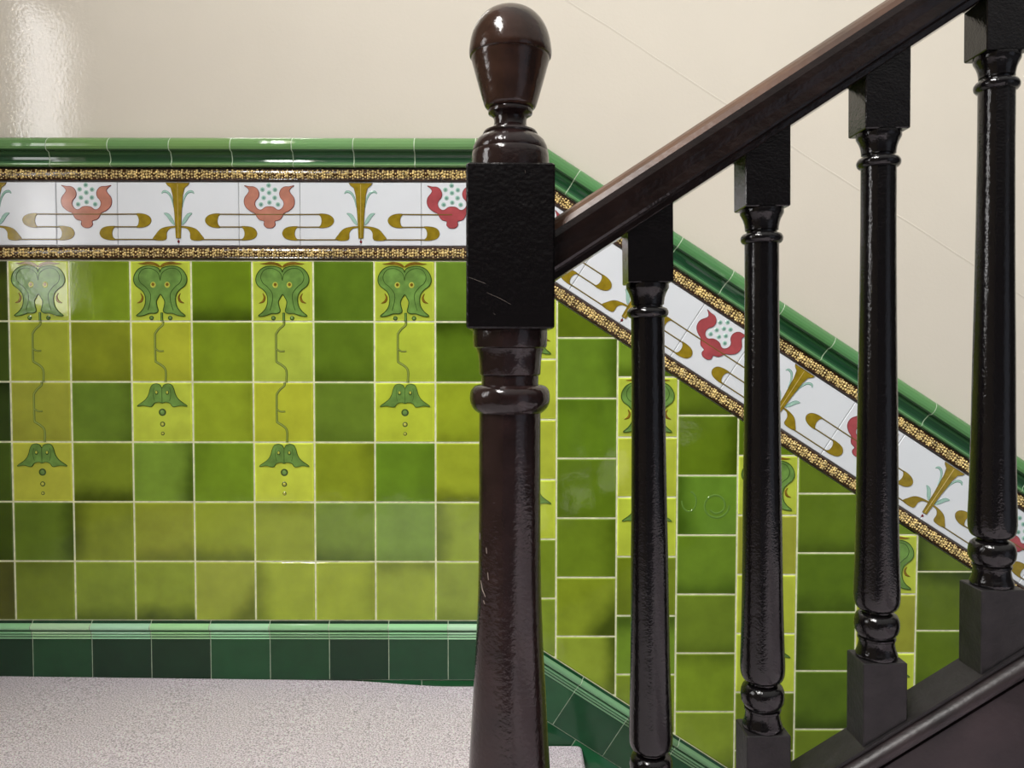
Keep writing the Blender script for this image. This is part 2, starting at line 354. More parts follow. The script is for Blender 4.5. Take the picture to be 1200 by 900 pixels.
def flower(F):
    m = Motif(field, F); u = lambda P: [((a-577)*.0001795, (b-75)*.000182) for a, b in P]
    br = u([(265, 118), (330, 108), (400, 92), (470, 95), (530, 115), (574, 152), (562, 168), (500, 142), (420, 130), (340, 130)])
    m.fill(br, LU); m.fill(flip(br, 0), LU)
    half = u([(577, 235), (558, 190), (500, 162), (420, 150), (340, 160), (270, 200), (220, 270), (205, 350), (235, 420), (300, 470), (345, 520), (365, 580), (365, 650), (345, 720), (300, 780), (236, 838), (330, 832), (420, 802), (500, 800), (540, 770), (525, 700), (518, 640), (540, 590), (577, 540)])
    body = mir(half, 0); m.fill(body, L0, .0014)
    m.ribbon(smooth_loop(body), LL, .0030, .0024, sm=False, closed=True)
    h = u([(577, 350), (560, 270), (520, 220), (450, 185), (370, 185), (310, 220), (275, 300), (300, 380), (360, 430), (420, 500), (440, 560), (430, 660), (400, 760)])
    m.ribbon(h, LL, .0024, .0022); m.ribbon(flip(h, 0), LL, .0024, .0022)
    for s_ in (1, -1):
        m.disc(s_*.0178, .061, .0095, .0105, LY, .0022); m.disc(s_*.0178, .060, .0058, .0064, LU, .0027)
        k = [(-.0500*s_, .082, .002), (-.0455*s_, .092, .0060), (-.0490*s_, .1020, .0070), (-.0590*s_, .1065, .0016)]
        m.ribbon(k, LU, .005, .0015)
        m.disc(s_*.0235, .1440, .0065, .0062, LL, .0012); m.disc(s_*.0235, .1440, .0046, .0044, L0, .0018, .0008)
    m.ribbon(u([(590, 792), (590, 905)]), LL, .0078, .0010, sm=False); m.ribbon(u([(590, 800), (590, 905)]), L0, .0052, .0017, sm=False)
def stem(F, jog=0):
    m = Motif(field, F); u = lambda P: [((a-757)*.000539+jog, (b-350)*.000539) for a, b in P]
    p = u([(765, 352), (765, 366), (745, 384), (730, 405), (728, 420), (728, 525), (733, 540), (752, 552), (770, 568), (776, 590), (774, 632)])
    m.ribbon(p, 7, .0068, .0010); m.ribbon(p, 6, .0042, .0019)
    t = u([(730, 478), (745, 488), (768, 488)]); m.ribbon(t, 7, .0052, .0010); m.ribbon(t, 6, .0030, .0018)
def wing(F):
    m = Motif(field, F); u = lambda P: [((a-438)*.000216, (b-180)*.000216) for a, b in P]
    half = u([(438, 250), (415, 215), (370, 200), (325, 215), (300, 260), (280, 330), (240, 390), (145, 462), (220, 455), (310, 470), (345, 430), (400, 415), (438, 428)])
    b = mir(half, 0); m.fill(b, L0, .0014); m.ribbon(smooth_loop(b), LL, .0019, .0022, sm=False, closed=True)
    m.ribbon(u([(438, 250), (438, 428)]), LL, .0016, .0022, sm=False)
    for s_ in (1, -1):
        m.disc(s_*.0136, .027, .0062, .0078, LL, .0021); m.disc(s_*.0136, .026, .004, .0052, LY, .0026)
        ln = u([(345, 250), (335, 330), (350, 400)]); m.ribbon(ln if s_ > 0 else flip(ln, 0), LL, .0014, .0020)
    for v, r in ((.0767, .0105), (.1069, .0072), (.1307, .0052)):
        m.disc(0, v, r, r, LL, .0010); m.disc(0, v, r*.76, r*.76, L0 if r > .01 else LY, .0016, .0012)
deco_land = {0: 'FSSW', 2: 'FSW', 4: 'FSSW', 6: 'FSW'}
def put(kind, xc, zt, jog=0):
    F = lambda a, b: (xc+a, zt-b)
    {'F': flower, 'W': wing}.get(kind, lambda F: stem(F, jog))(F)
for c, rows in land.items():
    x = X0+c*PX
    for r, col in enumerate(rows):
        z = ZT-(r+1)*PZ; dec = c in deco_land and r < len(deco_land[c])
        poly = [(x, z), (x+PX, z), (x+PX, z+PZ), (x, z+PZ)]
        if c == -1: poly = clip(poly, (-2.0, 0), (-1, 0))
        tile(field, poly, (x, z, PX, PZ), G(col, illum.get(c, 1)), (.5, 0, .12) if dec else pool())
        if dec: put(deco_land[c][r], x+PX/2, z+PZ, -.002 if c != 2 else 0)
for c in range(-5, -1):           # the dado runs on to the side wall
    for r in range(6):
        x = X0+c*PX; z = ZT-(r+1)*PZ; poly = clip([(x, z), (x+PX, z), (x+PX, z+PZ), (x, z+PZ)], (-2.0, 0), (-1, 0))
        if len(poly) > 2 and abs(area(poly)) > 1e-4: tile(field, poly, (x, z, PX, PZ), G(random.choice([(84, 120, 34), (120, 142, 25), (104, 146, 36)])), pool())
NU = M_; 
for c, (zt, top, rows, dk) in slope.items():
    x = X0+c*PX
    lst = [(zt, top), (zt+PZ, top)]
    seq = [(zt+2*PZ, zt+PZ, top, None), (zt+PZ, zt, top, None)]
    z = zt
    for q in rows:
        seq.append((z, z-PZ, DK.get(q, q) if isinstance(q, str) else q, q if isinstance(q, str) else None)); z -= PZ
    for _ in range(3): seq.append((z, z-PZ, (100, 130, 34), None)); z -= PZ
    for za, zb, col, kd in seq:
        poly = [(x, zb), (x+PX, zb), (x+PX, za), (x, za)]
        full = area(poly)
        poly = clip(poly, S(KU, 0, .0025), NU)
        if len(poly) < 3: continue
        if c == 8: pass
        poly = clip(poly, S(KL, 0, 0), (-NU[0], -NU[1]))
        if len(poly) < 3: continue
        tile(field, poly, (x, zb, PX, za-zb), G(col), (.5, 0, .12) if kd else pool())
        if kd and abs(area(poly)) > .93*full: put(kd, x+PX/2, za)
# faint moulded swirl showing through one plain green tile
gx, gz = X0+10*PX+PX/2, 0
gx = X0+11*PX+PX/2; gz = -.16-PZ-PZ/2
mm_ = Motif(field, lambda a, b: (gx+a, gz-b))
mm_.ribbon([(.022+.034*math.cos(a*.35)*(1-.018*a), .034*math.sin(a*.35)*(1-.018*a)) for a in range(26)], 8, .006, .0007)
mm_.ribbon([(-.045-.02*math.cos(a*.35)*(1-.018*a), -.012+.03*math.sin(a*.35)*(1-.018*a)) for a in range(14)], 8, .005, .0006)
# grout bed behind the field
def poly_slab(mb, poly, d, th, mi):
    if area(poly) < 0: poly = poly[::-1]
    n = len(poly); vs = [W(p, d) for p in poly]+[W(p, d-th) for p in poly]
    mb.add(vs, [tuple(range(n))]+[(n+k, n+(k+1) % n, (k+1) % n, k) for k in range(n)], mi)
poly_slab(field, [(-1.999, KL[1]), (KL[0], KL[1]), (KU[0], KU[1]), (-1.999, KU[1])], -.0016, .0035, 5)
e1 = S(KU, 2.6, 0); e2 = S(KL, 2.6, 0)
poly_slab(field, [KL, e2, e1, KU], -.0016, .0035, 5)
o = field.build('wall_back_tiling', mats); tag(o, 'lime green square wall tiles with columns of yellow flower tiles', 'wall tiles', kind='structure')

# ------------------------------------------------------------------ mouldings that run along the wall and turn down the flight
def run(mb, frame, k, prof, a, b, mi, g, mitre_a=False, mitre_b=False, gap=.0012, tones=None):
    """prof: (height relative to the kink, depth); a..b along the run"""
    vs = []
    def pt(t, h):
        return Lw(k, t, h) if frame == 'L' else S(k, t, h)
    n = len(prof)
    for h, d in prof:
        ta = (TM*h if frame == 'L' else -TM*h) if mitre_a else a+gap
        vs.append(W(pt(ta, h), d))
    for h, d in prof:
        tb = (TM*h if frame == 'L' else -TM*h) if mitre_b else b-gap
        vs.append(W(pt(tb, h), d))
    if tones:       # glaze thin and pale over rolls; reflections and hollow shade put into it too
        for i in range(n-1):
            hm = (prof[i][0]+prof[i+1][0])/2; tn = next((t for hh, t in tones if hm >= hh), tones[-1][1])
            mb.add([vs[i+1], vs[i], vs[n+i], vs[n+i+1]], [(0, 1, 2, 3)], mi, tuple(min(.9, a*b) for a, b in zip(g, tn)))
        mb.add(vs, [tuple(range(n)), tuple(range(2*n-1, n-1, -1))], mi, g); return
    fs = [(i+1, i, n+i, n+i+1) for i in range(n-1)]+[tuple(range(n)), tuple(range(2*n-1, n-1, -1))]
    mb.add(vs, fs, mi, g)
def pieces(joints, lo, hi):
    js = [lo]+[j for j in joints if lo+.01 < j < hi-.01]+[hi]
    return list(zip(js[:-1], js[1:]))
random.seed(7)
def vary(c, a=.1):
    k = random.uniform(1-a, 1+a); r = random.uniform(.93, 1.07); return (min(.9, c[0]*k*r), min(.9, c[1]*k), min(.9, c[2]*k/r))
CT = .3035
def capprof():
    P = [(0, -.006), (0, .004), (-.002, .012), (-.006, .019), (-.012, .025), (-.020, .0285), (-.027, .029), (-.033, .027), (-.0360, .0235), (-.037, .018), (-.0385, .0145),
         (-.044, .0130), (-.050, .0105), (-.056, .0095), (-.061, .0105), (-.064, .0125), (-.0655, .0150), (-.069, .0150), (-.0715, .0125), (-.0725, .004), (-.0725, -.006)]
    return [(CT+h, d) for h, d in P]
capc = lin((112, 152, 92))
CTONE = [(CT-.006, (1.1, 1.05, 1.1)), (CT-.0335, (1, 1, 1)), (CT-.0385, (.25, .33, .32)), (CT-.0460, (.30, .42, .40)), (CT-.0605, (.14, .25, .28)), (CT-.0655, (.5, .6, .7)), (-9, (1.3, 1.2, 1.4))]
def build_run(name, idx, frame, k, prof, joints, lo, hi, colf, mat, label, cat, groove=None, gh=None):
    mb = MB()
    ps = pieces(joints, lo, hi)
    for i, (a, b) in enumerate(ps):
        kink_b = frame == 'L' and i == len(ps)-1; kink_a = frame == 'S' and i == 0
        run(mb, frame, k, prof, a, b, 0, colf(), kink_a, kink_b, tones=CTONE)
    if gh:   # grout showing in the joints
        core = [(h, d-.0009) for h, d in prof]
        run(mb, frame, k, core, lo, hi, 1, (1, 1, 1), frame == 'S', frame == 'L', 0)
    o = mb.build(name, [mat, gh or mat], smooth=True, auto=35)
    tag(o, label, cat, kind='structure'); return o
LX = -1.999-KU[0]
jc = [-1.1501-KU[0]+.1513*i for i in range(-6, 8)]; sc_ = [.3602+.1525*i for i in range(-3, 16)]
cprof = capprof()
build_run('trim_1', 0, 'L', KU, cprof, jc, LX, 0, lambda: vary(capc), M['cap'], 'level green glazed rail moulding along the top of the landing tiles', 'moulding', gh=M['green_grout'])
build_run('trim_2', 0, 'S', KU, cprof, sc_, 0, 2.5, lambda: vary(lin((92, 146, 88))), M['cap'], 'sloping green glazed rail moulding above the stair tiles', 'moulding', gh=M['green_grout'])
# gilt bead strips
def bead_strip(name, frame, h0, h1, joints, lo, hi, label):
    mb = MB(); hc = (h0+h1)/2; hw = (h1-h0)/2-.0012
    prof = [(hc+hw, -.006), (hc+hw, .0025), (hc+hw*.80, .0055), (hc+hw*.66, .0045), (hc+hw*.5, .0062), (hc, .0075), (hc-hw*.5, .0062), (hc-hw*.66, .0045), (hc-hw*.80, .0055), (hc-hw, .0025), (hc-hw, -.006)]
    ps = pieces(joints, lo, hi)
    pt = (lambda t, h: Lw(KU, t, h)) if frame == 'L' else (lambda t, h: S(KU, t, h))
    random.seed(3)
    def blob(t, h, r, dz, sx=1.):
        r *= random.uniform(.72, 1.12)
        k = 6; ring = []
        for rr, dd in ((1, -.2), (.72, .55)):
            for i in range(k):
                a = 2*math.pi*i/k+.3; q = pt(t+r*rr*math.cos(a)*sx, h+r*rr*math.sin(a)); ring.append(W(q, dz+dd*r*.8))
        ring.append(W(pt(t, h), dz+r*.8))
        mb.add(ring, [(i, (i+1) % k, k+(i+1) % k, k+i) for i in range(k)]+[(k+i, k+(i+1) % k, 2*k) for i in range(k)], 1)
    for i, (a, b) in enumerate(ps):
        run(mb, frame, KU, prof, a, b, 0, (1, 1, 1), frame == 'S' and i == 0, frame == 'L' and i == len(ps)-1, .0012)
        n = max(1, round((b-a)/.0335)); c = (b-a)/n
        for q in range(n):
            t = a+(q+.5)*c
            if frame == 'L' and t > TM*h0-.012: continue
            if frame == 'S' and t < -TM*h0+.012: continue
            j = lambda s=.0006: random.uniform(-s, s)
            blob(t, hc, .0046, .0078)
            for s1 in (-1, 1):
                blob(t+s1*.0078+j(), hc+j(), .0036, .0072, 1.3); blob(t+j(), hc+s1*.0074, .0036, .0062)
                for s2 in (-1, 1):
                    blob(t+s1*.0070+j(), hc+s2*.0062+j(), .0034, .0064)
                    blob(t+s1*.0128+j(), hc+s2*.0040+j(), .0040, .0068, .8)
                    blob(t+s1*.0125+j(), hc+s2*.0098+j(), .0030, .0050)
            blob(t+c/2, hc+.002+j(), .0028, .0070); blob(t+c/2, hc-.006+j(), .0026, .0062)
    o = mb.build(name, [M['brown'], M['gilt']], smooth=True, auto=50); tag(o, label, 'moulding', kind='structure')
ju = [-1.2311-KU[0]+.1504*i for i in range(-5, 9)]; jl = [-1.2045-KU[0]+.15*i for i in range(-5, 9)]
FR0, FR1 = .0360, .1960        # frieze band above the kink height
bead_strip('trim_3', 'L', .0015, FR0-.0005, jl, LX, 0, 'level gilt and brown rosette bead under the landing frieze')
bead_strip('trim_4', 'L', FR1+.0003, CT-.0735, ju, LX, 0, 'level gilt and brown rosette bead above the landing frieze')
bead_strip('trim_5', 'S', .0015, FR0-.0005, [.06+.1525*i for i in range(16)], 0, 2.5, 'sloping gilt and brown rosette bead under the stair frieze')
bead_strip('trim_6', 'S', FR1+.0003, CT-.0735, [.10+.1525*i for i in range(16)], 0, 2.5, 'sloping gilt and brown rosette bead above the stair frieze')
# frieze of white art nouveau tiles
def frieze(name, frame, joints, lo, hi, tulips, pinks, label):
    mb = MB()
    pt = (lambda t, h: Lw(KU, t, h)) if frame == 'L' else (lambda t, h: S(KU, t, h))
    ps = pieces(joints, lo, hi); h0, h1 = FR0+.0008, FR1-.0008
    for i, (a, b) in enumerate(ps):
        sg = 1 if frame == 'L' else -1
        a0 = a1 = a; b0 = b1 = b
        if frame == 'S' and i == 0: a0, a1 = -TM*h0, -TM*h1
        if frame == 'L' and i == len(ps)-1: b0, b1 = TM*h0, TM*h1
        tile(mb, [pt(a0, h0), pt(b0, h0), pt(b1, h1), pt(a1, h1)], (0, 0, 1, 1), (1, 1, 1), mi=0, gap=.0005, d0=.0008)
    q = [pt(lo, h0), pt(hi if frame == 'S' else TM*h0, h0), pt(hi if frame == 'S' else TM*h1, h1), pt(lo if frame == 'L' else -TM*h1, h1)]
    if frame == 'S': q[0] = pt(-TM*h0, h0)
    poly_slab(mb, q, -.0010, .004, 1)
    lim = (lambda t, h: t < TM*h-.004) if frame == 'L' else (lambda t, h: t > -TM*h+.004)
    sc = .000288; su = .2287/.2318*sc
    V = lambda b: (b-118)*sc*1.03
    U = lambda a: (a-320)*su
    for tc_, pk in zip(tulips, pinks):
        F0 = lambda a, b, c=tc_: pt(c+a, h1+.0008-b)
        m = Motif(mb, F0); cv = lambda P: [(U(p[0]), V(p[1]), *[x*sc for x in p[2:]]) for p in P]
        # bail out of anything that would cross the mitre or leave the run
        ok = lambda t: lo+.01 < t and (lim(t, h0) and lim(t, h1)) and t < hi+.3
        if ok(tc_-.07) and ok(tc_+.07):
            half = [(320, 325), (285, 330), (255, 350), (230, 352), (205, 335), (192, 305), (200, 275), (222, 250), (230, 215), (215, 180), (185, 160), (145, 158), (102, 150), (126, 168), (142, 190), (135, 212), (105, 250), (98, 290), (112, 330), (150, 362), (192, 382), (208, 410), (230, 435), (272, 448), (270, 478), (290, 500), (320, 506)]
            b = mir(cv(half), 0); m.fill(b, pk, .0020, base=.0004); m.ribbon(smooth_loop(b), 4, .0016, .0026, sm=False, base=.0006, closed=True)
            for a_, b_ in ((315, 148), (260, 183), (370, 185), (318, 210), (270, 252), (367, 252), (320, 290), (245, 308), (395, 308)):
                m.disc(U(a_), V(b_), .0080, .0080, 5, .0014); m.disc(U(a_), V(b_), .0045, .0045, 6, .0020, .0005)
        for sgn in (1, -1):
            fl = (lambda P: P) if sgn > 0 else (lambda P: flip(P, 0))
            if ok(tc_+sgn*.17) and ok(tc_+sgn*.07) or (frame == 'L' and sgn < 0 and tc_ > lo+.2) or (frame == 'S' and sgn > 0):
                for ln in ([(320, 392), (765, 390)], [(765, 497), (560, 497)], [(560, 603), (925, 603)]):
                    m.ribbon(fl(cv(ln)), 3, 13*sc, .0026, sm=False, base=.0006)
                for cs in ([(755, 386), (820, 388), (868, 408), (887, 442), (868, 478), (820, 500), (755, 502), (772, 480), (780, 445), (772, 410)],
                           [(570, 492), (500, 494), (452, 512), (432, 550), (452, 588), (505, 606), (570, 607), (548, 585), (540, 550), (550, 515)]):
                    q = fl(cv(cs)); m.fill(q, 2, .0018, base=.0004); m.ribbon(smooth_loop(q), 3, .0013, .0022, sm=False, base=.0006, closed=True)
                q = fl(cv([(903, 605), (925, 562), (970, 515), (1035, 495), (1105, 490), (1105, 500), (1052, 510), (1022, 545), (1010, 605)]))
                m.fill(q, 2, .0018, base=.0004); m.ribbon(smooth_loop(q), 3, .0013, .0022, sm=False, base=.0006, closed=True)
    trs = [t+.22865 for t in tulips]+[tulips[0]-.22865]
    for tt in trs:
        if not (lo+.06 < tt < hi+.2 and lim(tt-.05, h0) and lim(tt+.05, h1) and lim(tt-.05, h1)): continue
        m = Motif(mb, lambda a, b, c=tt: pt(c+a, h1+.0008-b)); cu = lambda P: [((p[0]-1125)*sc, V(p[1]), *[x*sc for x in p[2:]]) for p in P]
        tr = mir(cu([(1125, 128), (1022, 128), (1034, 146), (1066, 170), (1082, 230), (1096, 400), (1105, 592), (1125, 592)]), 0)
        m.fill(tr, 2, .0022, sm=False, base=.0004); m.ribbon(tr, 3, .0013, .0028, sm=False, base=.0006, closed=True)
        m.ribbon(cu([(1125, 140), (1125, 588)]), 7, .0022, .0029, sm=False)
        m.disc(0, V(620), .0042, .0042, 4, .0020)
        for sgn in (1, -1):
            fl = (lambda P: P) if sgn > 0 else (lambda P: flip(P, 0))
            lf = fl(cu([(1086, 335, 3), (1072, 262, 14), (1042, 212, 20), (1005, 200, 20), (984, 218, 8)])); m.ribbon([(a, b, w_*1.35) for a, b, w_ in lf], 6, .003, .0012, base=.0006); m.ribbon(lf, 5, .003, .0018)
            q = fl(cu([(1003, 382), (1045, 388), (1082, 440), (1092, 480), (1062, 458), (1030, 412)])); m.fill(q, 5, .0016, base=.0004); m.ribbon(smooth_loop(q), 6, .0010, .0020, sm=False, base=.0006, closed=True)
    # pale line across the tulips
    o = mb.build(name, [M['white_tile'], M['thin_grout'], M['gold'], M['gold_line'], M['red_line'], M['teal'], M['teal_line'], M['pale_gold'], M['salmon'], M['red']])
    tag(o, label, 'frieze', kind='structure')
TL = [-1.0655-KU[0]+.4575*i for i in (-1, 0, 1, 2)]
jf = sorted([t-.0767 for t in TL]+[t+.0767 for t in TL]+[t+.22875 for t in TL])
frieze('trim_7', 'L', jf, LX, 0, TL, [8, 8, 8, 9], 'level white tile frieze of tulips and gold scrolls over the landing')
TS = [.5745+.4568*i for i in range(-1, 5)]
jf = sorted([t-.0755 for t in TS]+[t+.0755 for t in TS]+[t+.2284 for t in TS])
frieze('trim_8', 'S', jf, 0, 2.5, TS, [9]*6, 'sloping white tile frieze of tulips and gold scrolls beside the stairs')

# skirting
BOT = {'L': -.1505, 'S': -.1450}
SKP0 = [(0, -.006), (-.0008, .0020), (-.006, .0040), (-.0085, .0100), (-.012, .0140), (-.017, .0145), (-.021, .0120), (-.0245, .0060), (-.0260, .0030), (-.0275, .0075), (-.0305, .0085), (-.0325, .0060), (-.0345, .0030),
       (-.0370, .0065), (-.0385, .0065), (-.0400, .0030), (-.0420, .0030), (-.0440, .0058), (-.0455, .0058), (-.0475, .0040), (-.1455, .0040), (-.1465, -.006)]
dkg = lin((27, 74, 43))
js = [-1.2242-KL[0]+.1517*i for i in range(-5, 9)]
STONE = [(-.0062, (.8, .7, .9)), (-.0215, (40, 13, 19)), (-.0262, (.9, .8, .9)), (-.0315, (40, 13, 19)), (-.0352, (1, .9, 1)), (-.0386, (36, 11, 17)), (-.0425, (1, .9, 1)), (-.0462, (36, 11, 17)), (-9, (1, 1, 1))]
def skirt(name, frame, joints, lo, hi, label):
    mb = MB(); ps = pieces(joints, lo, hi); bt = BOT[frame]; SKP = SKP0[:-2]+[(bt, .0040), (bt-.001, -.006)]
    mould = SKP[:20]
    for i, (a, b) in enumerate(ps):
        ka = frame == 'S' and i == 0; kb = frame == 'L' and i == len(ps)-1
        c = vary(tuple(v*1.0 for v in dkg), .3); c2 = vary(tuple(v for v in dkg), .45)
        prof = [(h, d) for h, d in SKP]
        run(mb, frame, KL, prof[:20]+[(-.0475, -.006)], a, b, 0, c, ka, kb, .0011, tones=STONE if frame == 'L' else [(h_, tuple(max(.8, .42*v_) for v_ in t_)) for h_, t_ in STONE])
        # flat face with its own glaze
        run(mb, frame, KL, [(-.0475, -.006)]+prof[19:], a, b, 1, c2, ka, kb, .0011)
    core = [(h, d-.0012) for h, d in SKP]; run(mb, frame, KL, core, lo, hi, 2, (1, 1, 1), frame == 'S', frame == 'L', 0)
    # lower course
    pt = (lambda t, h: Lw(KL, t, h)) if frame == 'L' else (lambda t, h: S(KL, t, h))
    jo = [-.382-KL[0]+.1515*i for i in range(-12, 4)] if frame == 'L' else [.19+.15*i for i in range(20)]
    for i, (a, b) in enumerate(pieces(jo, lo, hi)):
        if b-a < .02: continue
        hh = ((bt-.0025, -.30),) if frame == 'L' else ((bt-.0025, -.30), (-.302, -.452))
        for ha, hb in hh:
            a0 = a1 = a; b0 = b1 = b
            if frame == 'L': b0, b1 = min(b, TM*hb), min(b, TM*ha)
            else: a0, a1 = max(a, -TM*hb), max(a, -TM*ha)
            if b0 > a0 and b1 > a1: tile(mb, [pt(a0, hb), pt(b0, hb), pt(b1, ha), pt(a1, ha)], (0, 0, 1, 1), vary(dkg, .4), (.5, .5, 0), 1, gap=.001, d0=.001)
    q = [pt(lo, -.455), pt(hi, -.455), pt(hi, -.140), pt(lo, -.140)]
    if frame == 'L': q[1] = pt(TM*-.455, -.455); q[2] = pt(TM*-.14, -.14)
    else: q[0] = pt(-TM*-.455, -.455); q[3] = pt(-TM*-.14, -.14)
    poly_slab(mb, q, -.0010, .004, 2)
    o = mb.build(name, [M['cap'], M['dark_tile'], M['green_grout']], smooth=True, auto=40); tag(o, label, 'skirting', kind='structure')
skirt('baseboard_back', 'L', js, -1.999-KL[0], 0, 'level dark green glazed skirting with a rolled top above the landing carpet')
skirt('baseboard_stair', 'S', [.2678-.1525, .2678, .4203, .564]+[.7165+.15*i for i in range(13)], 0, 2.5, 'sloping dark green glazed skirting with a rolled top down the stairs')

# ------------------------------------------------------------------ landing carpet and stairs
def floor_z(x, y):
    if x < -.45: z = -.8310-.0095*max(0, (x+1.3)/.85)
    else: t = min(1, (x+.45)/.3); z = -.8405-.0155*t*t*(3-2*t)
    return H0+z
def carpet_sheet(mb, x0, x1, y0, y1, zf, th, nose=True, nx=40, ny=20):
    """carpet over a board, rolled round a nosing at x1"""
    prof = [(x0+(x1-.014-x0)*i/nx, 0, 0) for i in range(nx+1)]
    if nose:
        for k in range(1, 7):
            a = math.pi*k/6; prof.append((x1-.014+.014*math.sin(a), -.014*(1-math.cos(a)), 1))
        prof.append((x1-.022, -.028, 1))
    rows = []
    for j in range(ny+1):
        y = y0+(y1-y0)*j/ny
        rows.append([(px, y, zf(min(px, x1-.014), y)+dz) for px, dz, _ in prof])
    n = len(prof); vs = [v for r in rows for v in r]
    fs = [(j*n+i, j*n+i+1, (j+1)*n+i+1, (j+1)*n+i) for j in range(ny) for i in range(n-1)]
    mb.add(vs, fs)
    b = len(vs); base = [(v[0], v[1], v[2]-(th if abs(v[2]-zf(min(v[0], x1-.014), v[1])) < 1e-6 else 0)) for v in vs]
        # skirts
    for edge in ([j*n for j in range(ny+1)], list(range(n))[:nx+1], [ny*n+i for i in range(nx+1)]):
        vv = [vs[e] for e in edge]+[(vs[e][0], vs[e][1], vs[e][2]-th) for e in edge]; m = len(edge)
        mb.add(vv, [(i, i+1, m+i+1, m+i) for i in range(m-1)])
mb = MB(); carpet_sheet(mb, -1.998, -.058, 1.045, YW-.0055, floor_z, .03)
carpet_sheet(mb, -1.998, .170, -.35, 1.045, floor_z, .03, nose=False)
box(mb, -1.998, -.085, 1.045, YW-.0055, H0-1.0, H0-.885); box(mb, -1.998, .170, -.35, 1.045, H0-1.0, H0-.885)
fl = mb.build('floor', M['carpet'], smooth=True, auto=60); tag(fl, 'landing floor under oatmeal loop carpet', 'floor', kind='structure')
def empty(name, loc, rz=0):
    o = bpy.data.objects.new(name, None); C.objects.link(o); o.location = loc; o.rotation_euler = (0, 0, rz); o.empty_display_size = .05; return o
def flight(label, x_start, y0, y1, z0, dx, dz, n):
    r = empty('staircase', (x_start, (y0+y1)/2, z0)); tag(r, label, 'stairs')
    for k in range(n):
        xa = (k*dx if dz < 0 else k*dx); zt = (k+1)*dz
        mb = MB(); yy0, yy1 = y0-(y0+y1)/2, y1-(y0+y1)/2
        if dz < 0:      # descending to the right, nosing on the right
            mb2 = MB(); carpet_sheet(mb2, xa-.022, xa+dx, yy0, yy1, lambda x, y, z=zt: z, .02, nx=10, ny=8)
            mb2.build('tread', M['carpet'], r, smooth=True, auto=60)
            box(mb, xa+dx-.06, xa+dx-.024, yy0, yy1, zt+dz, zt-.021); mb.build('riser', M['carpet'], r)
        else:
            mb2 = MB(); box(mb2, xa-.012, xa+dx, yy0, yy1, zt-.03, zt); mb2.build('tread', M['carpet'], r)
            box(mb, xa, xa+.02, yy0, yy1, zt-dz, zt-.03); mb.build('riser', M['carpet'], r)
    return r
flight('carpeted stairs leading down between the tiled wall and the newel post', -.058, 1.045, YW-.0055, H0-.857, .2400, -.1540, 4)
flight('carpeted stairs leading up in front of the balustrade', .175, -.35, .945, H0-.857, .2450, .1560, 3)

# ------------------------------------------------------------------ balustrade
YB = .9925; YAW = .0111
def BW(s, n, z): return (s*math.cos(YAW)-n*math.sin(YAW), YB+s*math.sin(YAW)+n*math.cos(YAW), z+H0)
def lathe(mb, prof, seg=48, mi=0, zo=0):
    n = len(prof); vs = []
    for r, z in prof:
        for i in range(seg): a = 2*math.pi*i/seg; vs.append((r*math.cos(a), r*math.sin(a), z+zo))
    fs = [(j*seg+i, j*seg+(i+1) % seg, (j+1)*seg+(i+1) % seg, (j+1)*seg+i) for j in range(n-1) for i in range(seg)]
    if prof[0][1] > prof[-1][1]: fs = [f[::-1] for f in fs]
    top = tuple(range(seg)); bot = tuple((n-1)*seg+i for i in range(seg))
    fs += [top, bot[::-1]] if prof[0][1] > prof[-1][1] else [top[::-1], bot]
    mb.add(vs, fs, mi)
def sm_prof(p, sub=3):
    return [q for q in smooth_loop(p, closed=False, sub=sub)]
def block(mb, w, d, z0, z1, sl0=0, sl1=0, bev=.0018):
    """square block with chamfered arrises; sl = slope of bottom/top along x"""
    pts = []
    for sx, sy in ((-1, -1), (1, -1), (1, 1), (-1, 1)):
        a, b = sx*w/2, sy*d/2
        if sx*sy > 0: pts += [(a, b-sy*bev), (a-sx*bev, b)] if sx < 0 else [(a, b-sy*bev), (a-sx*bev, b)]
        else: pts += [(a-sx*bev, b), (a, b-sy*bev)]
    n = 8; vs = []
    q = [(p[0]*(1-2*bev/w), p[1]*(1-2*bev/d)) for p in pts]
    for P, z, sl in ((q, z0, sl0), (pts, z0+(bev if not sl0 else 0), sl0), (pts, z1-(bev if not sl1 else 0), sl1), (q, z1, sl1)):
        for a, b in P: vs.append((a, b, z+sl*a))
    fs = [tuple(range(n))[::-1], tuple(range(3*n, 4*n))]+[(j*n+i, j*n+(i+1) % n, (j+1)*n+(i+1) % n, (j+1)*n+i) for j in range(3) for i in range(n)]
    mb.add(vs, fs)
